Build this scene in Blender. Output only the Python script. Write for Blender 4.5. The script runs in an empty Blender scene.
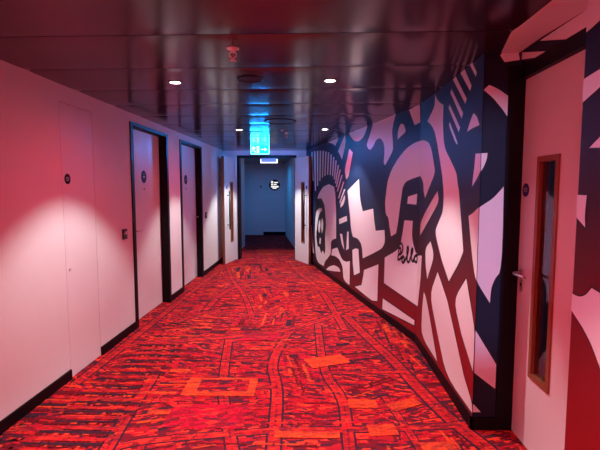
# Hotel corridor: red city-map carpet, dark gloss plank ceiling, white doors, printed mural.
# Metres.  X to the right, Y down the corridor, Z up.
import bpy, bmesh, math, random
from mathutils import Vector, Matrix
PI = math.pi
scene = bpy.context.scene
COL = scene.collection
random.seed(7)
MURAL = [[1,[[1.7296,2.2869],[2.3643,2.2934],[2.2923,2.2396],[2.19,2.1848],[2.0836,2.217],[2.0385,2.2292],[1.984,2.2414],[1.9196,2.2536]]],[1,[[2.6931,2.2952],[2.726,2.2449],[2.7344,2.2251],[2.7351,2.2033],[2.7279,2.1794],[2.6984,2.1122],[2.5597,1.9428],[2.4706,2.0068],[2.3424,2.0856],[2.5268,2.1953]]],[1,[[2.915,2.076],[3.0753,2.0089],[2.9691,1.8178],[2.9176,1.729],[2.897,1.6994],[2.8741,1.6776],[2.8489,1.6638],[2.7777,1.6375],[2.7227,1.7265],[2.7108,1.7615],[2.7167,1.7989],[2.7402,1.8385],[2.8249,1.945]]],[1,[[2.8926,2.2998],[3.6559,2.3095],[3.6099,2.2459],[3.5842,2.2234],[3.5653,2.2104],[3.5279,2.1882],[3.5055,2.1771],[3.4761,2.1661],[3.4493,2.1588],[3.398,2.1481],[3.3687,2.1435],[3.3327,2.1408],[3.3018,2.1408],[3.2448,2.1435],[3.2143,2.1464],[3.1803,2.1521],[3.1542,2.1588],[3.1097,2.1733],[3.0859,2.1819],[3.0591,2.1931],[3.0384,2.2031],[2.991,2.2283],[2.9555,2.251]]],[1,[[3.8472,2.3105],[4.5192,2.3101],[4.4582,2.2105],[4.435,2.1567],[4.4287,2.1361],[4.4275,2.1147],[4.4313,2.0928],[4.4483,2.0336],[4.4589,1.9538],[4.4563,1.9325],[4.452,1.9232],[4.4377,1.9071],[4.4115,1.8857],[4.329,1.8256],[4.2451,1.7708],[4.2163,1.7868],[4.2078,1.7963],[4.2041,1.8129],[4.2053,1.8365],[4.2149,1.9083],[4.216,1.9564],[4.2147,1.9738],[4.2099,1.9901],[4.2033,2.0027],[4.1881,2.0246],[4.1783,2.0361],[4.164,2.0487],[4.1469,2.06],[4.097,2.0886],[4.0472,2.0941],[4.0283,2.0951],[4.0093,2.0939],[3.9935,2.0913],[3.9648,2.0845],[3.9488,2.0791],[3.9296,2.0695],[3.9136,2.0589],[3.8847,2.0366],[3.8684,2.0256],[3.8486,2.0146],[3.8285,2.0064],[3.7742,1.9877],[3.6974,2.0006],[3.6579,2.0307],[3.6461,2.0418],[3.6406,2.0524],[3.6408,2.0607],[3.6468,2.0751],[3.653,2.0849],[3.6696,2.1049],[3.7381,2.1714],[3.8046,2.2442]]],[1,[[4.5747,2.0235],[4.5753,2.0833],[4.5798,2.103],[4.5842,2.1138],[4.594,2.1312],[4.6005,2.1403],[4.61,2.1504],[4.6215,2.1595],[4.6546,2.1822],[4.7238,2.1588],[4.7534,2.1183],[4.7619,2.105],[4.7657,2.0951],[4.7652,2.0894],[4.7599,2.0823],[4.7544,2.0783],[4.7434,2.0734],[4.7272,2.0685],[4.6766,2.055]]],[1,[[4.8371,2.2865],[5.0668,2.3054],[5.0822,2.1283],[4.9618,2.1189],[4.9309,2.1664]]],[1,[[4.4492,0.9802],[4.3985,1.0833],[4.3777,1.1475],[4.3679,1.1689],[4.3542,1.1849],[4.3398,1.1941],[4.3099,1.2059],[4.2958,1.2168],[4.2832,1.2377],[4.2766,1.2617],[4.2667,1.3298],[4.2676,1.3773],[4.2877,1.4534],[4.3087,1.5376],[4.3196,1.569],[4.3364,1.6],[4.3549,1.6256],[4.4056,1.6858],[4.4614,1.7344],[4.5633,1.8037],[4.6372,1.8441],[4.7325,1.8861],[4.7711,1.9014],[4.8167,1.9164],[4.8541,1.9262],[4.92,1.9404],[4.9566,1.9469],[5.001,1.9522],[5.0384,1.9545],[5.0906,1.9561],[5.1198,1.9549],[5.1841,1.9509],[5.2479,1.944],[5.2908,1.9364],[5.3556,1.921],[5.3874,1.912],[5.419,1.8999],[5.4401,1.8888],[5.4717,1.8679],[5.4894,1.8532],[5.5181,1.8226],[5.5909,1.7174],[5.6218,1.6674],[5.6251,1.6476],[5.6119,1.6253],[5.582,1.6002],[5.4759,1.5267],[5.3247,1.4227],[5.2815,1.4678],[5.2665,1.4959],[5.2568,1.536],[5.249,1.5518],[5.2332,1.5692],[5.2098,1.5849],[5.1361,1.6252],[5.0906,1.6231],[4.99,1.6112],[4.9253,1.6016],[4.8452,1.5873],[4.8152,1.5801],[4.7863,1.5694],[4.7684,1.5587],[4.7437,1.5375],[4.7318,1.5249],[4.721,1.5084],[4.7141,1.4905],[4.7008,1.4405],[4.662,1.2998],[4.6265,1.1563],[4.5808,1.0269]]],[1,[[4.8551,1.426],[5.0537,1.4585],[5.0414,1.3522],[4.8393,1.355]]],[1,[[5.7272,1.4879],[5.7531,1.4419],[5.7584,1.4255],[5.7553,1.4104],[5.7463,1.3986],[5.7221,1.3784],[5.6932,1.3593],[5.6071,1.3083],[5.1769,1.0684],[5.1741,1.1408],[5.1796,1.1677],[5.1981,1.194],[5.2229,1.2153],[5.2962,1.2645],[5.3937,1.3194],[5.6421,1.4475]]],[1,[[4.7811,1.1816],[4.9707,1.1903],[4.9615,1.077],[4.9643,1.0415],[4.9686,1.023],[4.9827,0.9849],[5.0003,0.9523],[5.0465,0.8862],[5.0906,0.8816],[5.2528,0.8853],[5.2335,0.6854],[5.1431,0.3774],[5.0906,0.3716],[4.2675,0.4166],[4.2797,0.717],[4.5024,0.8027],[4.5713,0.8315],[4.6195,0.8567],[4.6451,0.8753],[4.674,0.9061],[4.6887,0.9249],[4.709,0.959],[4.7467,1.0611]]],[1,[[5.5482,1.0568],[5.633,0.9887],[5.6508,0.959],[5.6422,0.9192],[5.6066,0.8685],[5.4695,0.7113],[5.4141,0.8023],[5.396,0.8549],[5.3863,0.9257],[5.3901,0.9529],[5.4087,0.9811],[5.4423,1.0041]]],[3,[[0.477,2.2266],[0.5992,2.2167],[0.679,1.6564],[0.5828,1.658]]],[3,[[0.7207,2.2195],[0.8363,2.2099],[0.8889,1.4639],[0.7971,1.4635]]],[3,[[0.9514,2.2097],[1.0609,2.2005],[1.0596,1.5574],[0.9716,1.5579]]],[3,[[1.1701,2.1944],[1.274,2.1856],[1.2357,1.6468],[1.1515,1.6483]]],[3,[[1.3778,2.174],[1.4765,2.1657],[1.4165,1.6996],[1.3361,1.7016]]],[3,[[1.564,2.147],[1.6582,2.1392],[1.5897,1.7271],[1.5128,1.7293]]],[3,[[1.7418,2.1184],[1.8317,2.1112],[1.7665,1.7389],[1.6931,1.7412]]],[3,[[1.912,2.0747],[1.9981,2.0681],[1.9358,1.731],[1.8657,1.7331]]],[3,[[2.0654,2.0174],[2.148,2.0117],[2.0783,1.7052],[2.0108,1.707]]],[3,[[2.2034,1.9525],[2.2829,1.9476],[2.1872,1.6544],[2.1217,1.6558]]],[3,[[2.3368,1.8744],[2.4135,1.8704],[2.2558,1.5898],[2.1915,1.5906]]],[3,[[2.4388,1.7977],[2.5133,1.7945],[2.3043,1.5316],[2.2409,1.5319]]],[3,[[2.5383,1.7129],[2.6108,1.7107],[2.3618,1.4638],[2.2993,1.4634]]],[3,[[2.6272,1.6105],[2.698,1.6094],[2.4285,1.3558],[2.3672,1.3544]]],[3,[[2.6811,1.4981],[2.7508,1.4982],[2.4932,1.2854],[2.433,1.2835]]],[1,[[2.702,1.4114],[2.7295,1.3802],[2.7345,1.3667],[2.7291,1.3493],[2.7166,1.332],[2.6845,1.297],[2.6641,1.2794],[2.6351,1.2615],[2.6008,1.2473],[2.5009,1.2138],[2.4942,1.2481],[2.4974,1.2621],[2.5119,1.2783],[2.5375,1.2966],[2.6193,1.3474]]],[1,[[0.9886,1.2903],[0.9962,1.313],[1.0133,1.3358],[1.0345,1.3549],[1.0808,1.3891],[1.1139,1.4092],[1.1845,1.4442],[1.3318,1.5027],[1.3964,1.5235],[1.481,1.5426],[1.573,1.5555],[1.8197,1.5809],[2.1281,1.5376],[2.1798,1.4691],[2.1976,1.4372],[2.2175,1.3778],[2.2534,1.1659],[2.2743,0.713],[2.1315,0.6829],[2.0821,0.671],[2.0435,0.6582],[2.0196,0.647],[1.9867,0.626],[1.9729,0.6092],[1.9648,0.5799],[1.9651,0.5479],[1.9741,0.4813],[1.9686,0.4472],[1.943,0.4113],[1.9056,0.3854],[1.8175,0.3431],[1.7711,0.3195],[1.7211,0.2913],[1.6844,0.2681],[1.6034,0.2123],[1.5688,0.1836],[1.5528,0.1665],[1.5236,0.1269],[1.2591,0.1198],[1.1661,0.1199],[1.0929,0.1257],[1.0475,0.1349],[0.9849,0.1568],[0.9534,0.1725],[0.9221,0.1977],[0.8982,0.2299],[0.8442,0.3256],[0.7989,0.6118],[0.8182,0.8461],[0.8445,0.9444],[0.9294,1.102],[0.981,1.23]]],[4,[[0.738,1.0118],[0.8035,1.1312],[0.855,1.1908],[0.9931,1.3085],[1.3105,1.3251],[1.4501,1.2565],[1.4952,1.2285],[1.5279,1.1952],[1.5485,1.1565],[1.5874,1.0463],[1.627,0.8857],[1.6226,0.8293],[1.6123,0.7968],[1.5845,0.7414],[1.5737,0.7061],[1.5676,0.6394],[1.5913,0.4828],[1.5868,0.4292],[1.5748,0.4038],[1.531,0.3556],[1.4233,0.4062],[1.3025,0.3341],[1.175,0.4339],[1.0321,0.4278],[0.9539,0.532],[0.9323,0.5729],[0.9268,0.6168],[0.9375,0.6633],[0.9872,0.7898],[1.0692,0.9468],[1.1148,1.0107],[1.2149,1.1097],[0.9828,1.1045]]],[3,[[0.8783,0.7473],[0.8545,0.768],[0.8448,0.7995],[0.8475,0.8339],[0.8708,0.9288],[0.9029,0.9951],[0.9563,1.0591],[0.9813,1.0823],[1.0165,1.104],[1.0574,1.1192],[1.172,1.1502],[1.3569,1.1527],[1.369,1.1085],[1.2671,1.0853],[1.2305,1.0749],[1.1984,1.0616],[1.175,1.0481],[1.1242,1.012],[1.0838,0.9724],[1.0264,0.8985],[0.9976,0.8405],[0.9596,0.7073]]],[3,[[1.0922,0.8319],[1.1027,0.8577],[1.1209,0.8833],[1.1452,0.9031],[1.2175,0.9477],[1.2427,0.881],[1.2471,0.8538],[1.2398,0.8115],[1.1711,0.6819],[1.1048,0.7151],[1.0854,0.7314],[1.0772,0.755],[1.0789,0.7802]]],[3,[[1.3528,0.9871],[1.4229,0.9439],[1.4437,0.9246],[1.4542,0.8985],[1.4551,0.8718],[1.445,0.7993],[1.4266,0.7641],[1.4068,0.7442],[1.3455,0.6995],[1.3043,0.8171],[1.3058,0.8749]]],[3,[[1.1977,0.6073],[1.2856,0.6017],[1.25,0.49],[1.1613,0.4944]]],[1,[[0.4191,0.7679],[0.5387,0.7845],[0.6296,0.4948],[0.7331,0.2378],[0.641,0.2497],[0.6065,0.262],[0.5614,0.2996],[0.4797,0.4301],[0.4456,0.5328]]],[1,[[2.0522,0.5077],[2.3441,0.5745],[2.4845,0.4885],[2.5714,0.4435],[2.6069,0.4298],[2.6487,0.422],[2.6882,0.42],[2.764,0.4215],[2.8037,0.4239],[2.8477,0.4297],[2.8878,0.4387],[2.988,0.4662],[2.9834,0.1105],[2.8398,0.1143],[2.7895,0.1175],[2.7492,0.1242],[2.7233,0.1325],[2.686,0.1506],[2.6691,0.1644],[2.656,0.1874],[2.6512,0.212],[2.6498,0.2627],[2.6428,0.2887],[2.6233,0.3161],[2.5976,0.3359],[2.5395,0.3681],[2.5007,0.3831],[2.4426,0.3957],[2.3841,0.4017],[2.2647,0.4071],[2.2036,0.4088],[2.142,0.4086],[2.094,0.4057],[1.9827,0.3942]]],[2,[[1.4767,0.0974],[1.5506,0.1873],[1.5885,0.2207],[1.647,0.2541],[1.7106,0.2818],[1.8403,0.3306],[1.9071,0.3536],[1.9798,0.3747],[2.0346,0.387],[2.1254,0.403],[2.1769,0.4091],[2.2414,0.4118],[2.2972,0.4103],[2.3989,0.4032],[2.4492,0.3958],[2.4997,0.3807],[2.5339,0.363],[2.586,0.3251],[2.6112,0.3011],[2.6431,0.2553],[2.6885,0.1099],[2.4249,0.1186],[2.2699,0.1174],[1.9049,0.1028]]],[3,[[1.663,0.0925],[1.7835,0.1482],[1.8333,0.1687],[1.8937,0.1891],[1.9514,0.2059],[2.0626,0.2356],[2.123,0.2489],[2.1943,0.2597],[2.2527,0.2645],[2.3557,0.2681],[2.4043,0.2677],[2.4487,0.2629],[2.4781,0.2534],[2.5366,0.2223],[2.2005,0.1653],[2.0258,0.1392]]],[1,[[2.4248,1.031],[2.8178,1.1073],[2.8441,1.0355],[2.445,0.9543]]],[1,[[2.476,0.8087],[2.5996,0.8162],[2.7174,0.5864],[2.5866,0.6583]]],[1,[[2.8489,0.8763],[2.9204,0.8832],[2.9357,0.6412],[2.8085,0.5941],[2.8284,0.7507]]],[1,[[3.097,0.6393],[3.1905,0.6673],[3.224,0.6761],[3.2556,0.6818],[3.2852,0.6844],[3.3608,0.6874],[3.426,0.3791],[3.1823,0.2922],[3.1254,0.453]]],[1,[[2.839,1.4741],[3.3488,1.6329],[3.3942,1.4104],[3.4211,1.3425],[3.4455,1.3021],[3.5156,1.2094],[3.888,1.2613],[3.9271,1.1245],[3.9819,0.9968],[4.2566,1.0326],[4.2727,0.948],[4.2746,0.9182],[4.268,0.892],[4.2561,0.8728],[4.2269,0.8411],[4.2028,0.823],[4.1595,0.8007],[4.0995,0.7773],[3.9094,0.7109],[3.5378,0.5898],[3.5089,0.6993],[3.4939,0.7363],[3.4708,0.7649],[3.4452,0.7825],[3.3911,0.8068],[3.358,0.8178],[3.3129,0.8263],[3.2617,0.8296],[3.1132,0.8311],[3.0636,0.8867],[3.0452,0.9135],[3.0217,0.9648],[2.9667,1.1524]]],[1,[[3.5881,0.4432],[4.0895,0.6047],[4.0775,0.3716],[4.0701,0.1533],[3.9828,0.1325],[3.9436,0.1242],[3.9027,0.1167],[3.8656,0.1152],[3.7559,0.1168],[3.2238,0.1398],[3.4983,0.2238],[3.5714,0.3735]]],[1,[[4.2401,0.2288],[5.0541,0.2123],[5.053,0.1615],[4.2302,0.0989]]],[1,[[5.3361,2.1008],[5.4905,2.1559],[5.5362,2.1763],[5.5631,2.198],[5.572,2.2215],[5.5723,2.2863],[5.6283,2.2426],[5.6516,2.2273],[5.6665,2.2185],[5.6937,2.2037],[5.7101,2.1955],[5.7323,2.1858],[5.7572,2.1761],[5.8256,2.1509],[5.8231,2.0373],[5.8349,1.9593],[5.856,1.8857],[5.8712,1.8536],[5.895,1.821],[5.9093,1.8062],[5.934,1.7861],[5.967,1.7636],[6.0626,1.7024],[6.1459,1.6449],[6.1723,1.6246],[6.1906,1.6058],[6.2011,1.5884],[6.219,1.5438],[6.248,1.4977],[6.3195,1.2845],[6.3767,1.0995],[6.3774,1.0924],[6.3744,1.0866],[6.3616,1.0703],[6.3119,1.0145],[6.2554,0.9632],[6.0855,0.8248],[5.9045,0.9409],[5.7581,1.0714],[5.7145,1.1182],[5.699,1.1561],[5.7122,1.1841],[5.7838,1.2438],[5.8526,1.2992],[5.8738,1.3218],[5.8873,1.3489],[5.8928,1.3749],[5.8969,1.4428],[5.8872,1.4991],[5.8409,1.6129],[5.7489,1.7611],[5.6761,1.8736],[5.6088,1.9566],[5.5777,1.9845],[5.5567,1.9999],[5.5167,2.0252],[5.4932,2.0386],[5.4627,2.0534],[5.4297,2.0667]]],[1,[[5.364,0.574],[5.4325,0.542],[5.4699,0.5142],[5.5503,0.4362],[5.8432,0.1142],[5.5133,0.1299],[5.3979,0.1459],[5.3271,0.1816],[5.306,0.2367],[5.318,0.4067]]],[1,[[5.789,0.8372],[5.9216,0.7605],[6.0585,0.6774],[6.2769,0.4626],[6.46,0.2751],[6.594,0.1873],[6.62,0.1608],[6.6271,0.1443],[6.6297,0.1047],[6.3086,0.1036],[6.1833,0.1116],[6.0801,0.1374],[6.0046,0.1821],[5.8369,0.3329],[5.6674,0.4953],[5.6206,0.5594],[5.6145,0.6233],[5.6493,0.6848]]],[1,[[6.4518,0.9225],[6.3011,0.7948],[6.2582,0.7438],[6.2506,0.6934],[6.2789,0.6451],[6.397,0.5255],[6.6246,0.367],[6.6286,0.5097],[6.6276,0.6086],[6.6184,0.6499],[6.5817,0.7176]]],[1,[[6.4567,1.3316],[6.5018,1.3446],[6.5194,1.3503],[6.5455,1.3603],[6.5899,1.3803],[6.6135,1.3895],[6.6306,1.3952],[6.6428,1.4047],[6.6826,1.4308],[6.6983,1.4423],[6.7153,1.4575],[6.7305,1.474],[6.7685,1.52],[6.7761,1.1668],[6.7706,1.059],[6.7678,1.0237],[6.7633,0.9993],[6.7584,0.987],[6.748,0.9747],[6.7426,0.9668],[6.7365,0.9552],[6.7319,0.9439],[6.724,0.9215],[6.7203,0.9078],[6.7172,0.8892],[6.7154,0.868],[6.7126,0.8081],[6.6553,0.8973],[6.6366,0.9307],[6.6306,0.9458],[6.6107,0.9601],[6.5886,0.9895],[6.5488,1.0733],[6.5069,1.182]]],[1,[[6.6318,0.6362],[6.7649,0.4217],[6.7646,0.2642],[6.6321,0.3664]]],[1,[[6.632,0.1658],[6.6807,0.1127],[6.6319,0.1104]]],[1,[[6.6306,2.0867],[6.6616,2.1152],[6.6955,2.1002],[6.7085,2.0939],[6.7265,2.0836],[6.7741,2.051],[6.7747,1.9311],[6.7422,1.976],[6.6984,2.0273],[6.6761,2.0494]]],[1,[[6.5437,1.722],[6.6306,1.717],[6.6659,1.719],[6.6643,1.6957],[6.6631,1.6866],[6.6608,1.6769],[6.6582,1.6683],[6.6504,1.647],[6.6455,1.636],[6.6425,1.6302],[6.6353,1.6184],[6.6306,1.6087],[6.625,1.6047],[6.5828,1.5699],[6.5022,1.5195],[6.512,1.5715],[6.5331,1.6533]]],[1,[[6.3784,2.3079],[6.433,2.2999],[6.5204,2.2158],[6.5028,2.1953]]],[1,[[6.2085,2.2932],[6.2915,2.2966],[6.4342,2.1589],[6.4132,2.1284]]],[1,[[6.0462,2.2883],[6.1053,2.2969],[6.3519,2.0928],[6.3293,2.0629]]],[1,[[5.9957,2.2052],[6.0168,2.2315],[6.2886,2.0116],[6.2616,1.9785]]],[1,[[5.957,2.1044],[5.9832,2.1274],[6.2361,1.9232],[6.2111,1.8938]]],[1,[[6.0097,1.9464],[5.9847,1.9742],[5.9826,1.9842],[5.9995,1.9956],[6.1494,1.8642],[6.1787,1.8358],[6.1869,1.8254],[6.1904,1.8119],[6.1641,1.8219],[6.1492,1.8307],[6.1154,1.8564]]],[1,[[6.4889,1.9776],[6.5271,1.9569],[6.5407,1.9482],[6.5532,1.9375],[6.5648,1.9249],[6.594,1.8888],[6.5059,1.8867],[6.4626,1.8844],[6.3783,1.8769],[6.4201,1.9242],[6.4532,1.9542],[6.4669,1.9648]]],[1,[[6.7299,2.2975],[6.7189,2.2834],[6.7463,2.2444],[6.8321,2.2566],[6.8247,2.2976]]]]
SIGN = [[[4.6563,0.8707],[4.6711,0.9154],[4.7196,0.9427],[4.7616,0.913],[4.7606,0.864],[4.7169,0.8225],[4.6674,0.8116],[4.6526,0.8416],[4.684,0.8887],[4.7143,0.8786],[4.7064,0.8351]],[[4.6708,0.8121],[4.6447,0.7902],[4.6399,0.7463],[4.6948,0.7623],[4.7267,0.7873],[4.7744,0.8101],[4.7992,0.793],[4.7973,0.7635],[4.7778,0.7351],[4.7466,0.746],[4.739,0.7694],[4.7639,0.7931]],[[4.7856,0.742],[4.8312,0.7843],[4.8678,0.8312],[4.896,0.883],[4.8896,0.9228],[4.8668,0.9185],[4.8583,0.8709],[4.8688,0.8108],[4.8627,0.7756],[4.9018,0.7616],[4.9233,0.7855],[4.9538,0.8375],[4.9924,0.8899],[4.9911,0.9163],[4.9693,0.9133],[4.9518,0.8775],[4.9588,0.8249],[4.9751,0.794],[5.0045,0.7889]],[[5.0045,0.7889],[5.0218,0.8215],[5.0404,0.8508],[5.0724,0.8622],[5.0928,0.8393],[5.0826,0.7973],[5.049,0.7916],[5.0221,0.8136],[5.0376,0.8503],[5.0948,0.8753],[5.251,0.9035]]]
NEAR = [[[1.676,1.9086],[1.5279,1.9283],[1.5235,1.8784],[1.676,1.8236]],[[1.6204,1.6533],[1.5093,1.7189],[1.5032,1.6491],[1.5647,1.6495]],[[1.676,1.4845],[1.6198,1.4834],[1.624,1.4259],[1.6237,1.4024],[1.6181,1.3662],[1.676,1.4001]],[[1.676,1.1092],[1.6695,1.107],[1.6645,1.1059],[1.6573,1.1052],[1.6504,1.1052],[1.6369,1.1058],[1.6296,1.1067],[1.6212,1.1089],[1.6144,1.1115],[1.6027,1.1171],[1.5962,1.1209],[1.5886,1.1268],[1.5812,1.1341],[1.5619,1.1549],[1.458,1.1385],[1.4287,0.8077],[1.5221,0.925],[1.5468,0.9535],[1.563,0.9682],[1.6034,0.9993],[1.6723,1.0398],[1.676,1.0416]],[[1.676,2.0748],[1.6446,2.0794],[1.5432,2.1014],[1.5608,2.3],[1.676,2.3]]]
SOFFIT = [[0.9872,2.321],[1.0794,2.66],[1.1855,2.66],[1.1798,2.3863],[1.2,1.9722],[1.1933,1.676],[1.0151,1.676],[0.985,1.676],[0.985,1.9389]]
ABOVE = [[[2.66,2.2999],[2.3488,2.2124],[2.449,2.2118],[2.66,2.2588]],[[2.4617,2.3],[2.1721,2.2136],[2.0489,2.2073],[1.954,2.2193],[1.9612,2.3]],[[2.66,2.2186],[2.6545,2.2174],[2.66,2.2138]]]
ROADS = [[0.1,[[-1.8596,3.1866],[-1.8442,3.729],[-1.8345,4.6491],[-1.8188,6.1327],[-1.7703,7.7255]]],[0.11,[[-1.8464,3.9764],[-1.6202,4.0927],[-1.1571,4.2088],[-0.8712,4.293],[-0.3456,4.4997],[0.016,4.8257],[0.4314,5.3752],[0.7642,5.8302]]],[0.1,[[-1.3973,4.0194],[-1.2861,3.225],[-1.2653,2.8115],[-1.2064,2.3379],[-1.1883,2.1372]]],[0.09,[[-0.8696,4.2339],[-0.7262,3.2455],[-0.6167,2.8352],[-0.523,2.536],[-0.4251,2.2061]]],[0.1,[[-0.2884,4.4376],[-0.394,3.6472],[-0.2849,3.1932],[-0.2553,2.6357],[-0.2317,2.2132]]],[0.09,[[0.0268,4.7173],[0.062,3.4586],[0.2005,3.0513],[0.2029,2.676],[0.198,2.229]]],[0.08,[[-1.1465,2.3986],[-0.9935,2.4654],[-0.5251,2.5468],[-0.2396,2.6019],[0.1988,2.6179],[0.7465,2.6725],[0.9936,2.7168]]],[0.12,[[0.3695,5.0314],[0.524,4.3442],[0.6836,3.753],[0.7741,3.232],[0.88,2.7612],[1.0109,2.4384],[1.0469,2.2601]]],[0.06,[[0.4953,3.0928],[0.5861,2.5986],[0.6282,2.2872]]],[0.06,[[-1.2037,3.1099],[-0.7231,3.1604],[-0.2849,3.1932]]],[0.09,[[-1.5476,4.8058],[-1.3657,5.2197],[-0.7428,4.9509],[-0.3818,5.6837],[0.0968,6.5883],[0.4284,6.2762]]],[0.09,[[-0.8383,4.1775],[-0.3053,4.534]]],[0.1,[[-1.3657,5.2197],[-1.3689,6.2103],[-0.9181,7.3094],[-0.104,7.7866]]],[0.08,[[-0.7428,4.9509],[-1.0036,6.0438],[-1.3837,7.0474],[-1.6694,8.1276]]],[0.1,[[0.3146,4.5567],[0.0661,6.5871],[-0.2751,7.5057],[-0.5303,8.8481]]],[0.07,[[0.062,3.4586],[0.6969,3.5014]]],[0.06,[[-0.394,3.6472],[-0.7978,3.6987]]],[0.06,[[-0.9181,7.3094],[-0.4573,6.3696],[0.0968,6.5883]]]]

H_CEIL = 2.30
XL, XB, XD = -1.94, 0.985, 1.20
YB, YP, YN, YE = 4.2, 2.66, 1.676, 9.15
K = 0.24
def wall_x(y):
    return XB if y < YB else XB - K*(y-YB)

# ------------------------------------------------------------------ materials
MATS = {}
def principled(name):
    m = bpy.data.materials.new(name); m.use_nodes = True
    nt = m.node_tree
    b = nt.nodes['Principled BSDF']
    MATS[name] = m
    return m, nt, b
def setin(b, **kw):
    for k, v in kw.items():
        b.inputs[k.replace('_', ' ')].default_value = v
def noise(nt, scale, detail=3, coord='Object'):
    tc = nt.nodes.new('ShaderNodeTexCoord')
    n = nt.nodes.new('ShaderNodeTexNoise')
    n.inputs['Scale'].default_value = scale; n.inputs['Detail'].default_value = detail
    nt.links.new(tc.outputs[coord], n.inputs['Vector'])
    return n
def simple(name, col, rough=.5, spec=.5, metal=0., var=.06, scale=14, bump=0., bscale=200):
    m, nt, b = principled(name)
    n = noise(nt, scale)
    r = nt.nodes.new('ShaderNodeValToRGB')
    r.color_ramp.elements[0].position = .3; r.color_ramp.elements[1].position = .7
    r.color_ramp.elements[0].color = [max(0, c*(1-var)) for c in col] + [1]
    r.color_ramp.elements[1].color = [min(1, c*(1+var)) for c in col] + [1]
    nt.links.new(n.outputs['Fac'], r.inputs['Fac'])
    nt.links.new(r.outputs['Color'], b.inputs['Base Color'])
    setin(b, Roughness=rough, Metallic=metal)
    b.inputs['Specular IOR Level'].default_value = spec
    if bump:
        n2 = noise(nt, bscale)
        bp = nt.nodes.new('ShaderNodeBump'); bp.inputs['Strength'].default_value = bump
        bp.inputs['Distance'].default_value = .002
        nt.links.new(n2.outputs['Fac'], bp.inputs['Height'])
        nt.links.new(bp.outputs['Normal'], b.inputs['Normal'])
    return m
def emit(name, col, strength, base=(.5, .5, .5)):
    m, nt, b = principled(name)
    setin(b, Base_Color=(*base, 1), Roughness=.4)
    b.inputs['Emission Color'].default_value = (*col, 1)
    b.inputs['Emission Strength'].default_value = strength
    return m
white_paint = simple('white_wall_paint', (.74, .72, .72), .6, .2, var=.015, scale=5, bump=.08)
leaf_paint = simple('white_door_laminate', (.74, .71, .72), .42, .45, var=.015, scale=3)
black_gloss = simple('black_gloss_paint', (.004, .004, .007), .45, .18)
black_satin = simple('black_skirting_paint', (.004, .003, .005), .5, .15)
black_plastic = simple('black_plastic', (.012, .012, .016), .35, .5)
plate_black = simple('black_sign_enamel', (.006, .005, .010), .45, .15)
plate_blue = simple('dark_blue_sign_enamel', (.012, .022, .16), .4, .3)
sign_white = simple('white_sign_print', (.8, .8, .8), .5, .3)
sign_grey = simple('grey_sign_print', (.42, .42, .46), .5, .3)
steel = simple('brushed_steel', (.66, .62, .62), .3, .5, metal=.92, var=.08, scale=60)
chrome = simple('polished_chrome', (.8, .78, .78), .12, .5, metal=1.)
seam_black = simple('seam_black', (.006, .004, .005), .6, .2)
vent_black = simple('black_flush_cover', (.008, .006, .008), .5, .3)
lens = emit('downlight_lens', (1., .97, .93), 14)
def wood():
    m, nt, b = principled('oiled_beech_wood')
    tc = nt.nodes.new('ShaderNodeTexCoord'); mp = nt.nodes.new('ShaderNodeMapping')
    mp.inputs['Scale'].default_value = (40, 40, 2)
    n = nt.nodes.new('ShaderNodeTexNoise'); n.inputs['Scale'].default_value = 3; n.inputs['Detail'].default_value = 5
    r = nt.nodes.new('ShaderNodeValToRGB')
    r.color_ramp.elements[0].position = .3; r.color_ramp.elements[1].position = .75
    r.color_ramp.elements[0].color = (.19, .062, .028, 1); r.color_ramp.elements[1].color = (.34, .125, .055, 1)
    nt.links.new(tc.outputs['Object'], mp.inputs['Vector']); nt.links.new(mp.outputs['Vector'], n.inputs['Vector'])
    nt.links.new(n.outputs['Fac'], r.inputs['Fac']); nt.links.new(r.outputs['Color'], b.inputs['Base Color'])
    setin(b, Roughness=.4)
    return m
wood_m = wood()
def glass():
    m, nt, b = principled('vision_glass')
    setin(b, Base_Color=(.75, .78, .8, 1), Roughness=.02, IOR=1.45)
    b.inputs['Transmission Weight'].default_value = 1.
    return m
glass_m = glass()
def ceiling_mat():
    m, nt, b = principled('dark_gloss_metal_plank')
    n = noise(nt, 2.2, 2)
    r = nt.nodes.new('ShaderNodeMapRange')
    r.inputs['To Min'].default_value = .15; r.inputs['To Max'].default_value = .20
    nt.links.new(n.outputs['Fac'], r.inputs['Value']); nt.links.new(r.outputs['Result'], b.inputs['Roughness'])
    # faint ripple of the sheet, long along the corridor
    tc = nt.nodes.new('ShaderNodeTexCoord'); mp = nt.nodes.new('ShaderNodeMapping')
    mp.inputs['Scale'].default_value = (5, .5, 1)
    n2 = nt.nodes.new('ShaderNodeTexNoise'); n2.inputs['Scale'].default_value = 1.; n2.inputs['Detail'].default_value = 1
    bp = nt.nodes.new('ShaderNodeBump'); bp.inputs['Strength'].default_value = .03; bp.inputs['Distance'].default_value = .02
    nt.links.new(tc.outputs['Object'], mp.inputs['Vector']); nt.links.new(mp.outputs['Vector'], n2.inputs['Vector'])
    nt.links.new(n2.outputs['Fac'], bp.inputs['Height']); nt.links.new(bp.outputs['Normal'], b.inputs['Normal'])
    setin(b, Base_Color=(.030, .014, .024, 1))
    b.inputs['Specular IOR Level'].default_value = .6
    return m
ceil_m = ceiling_mat()
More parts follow.
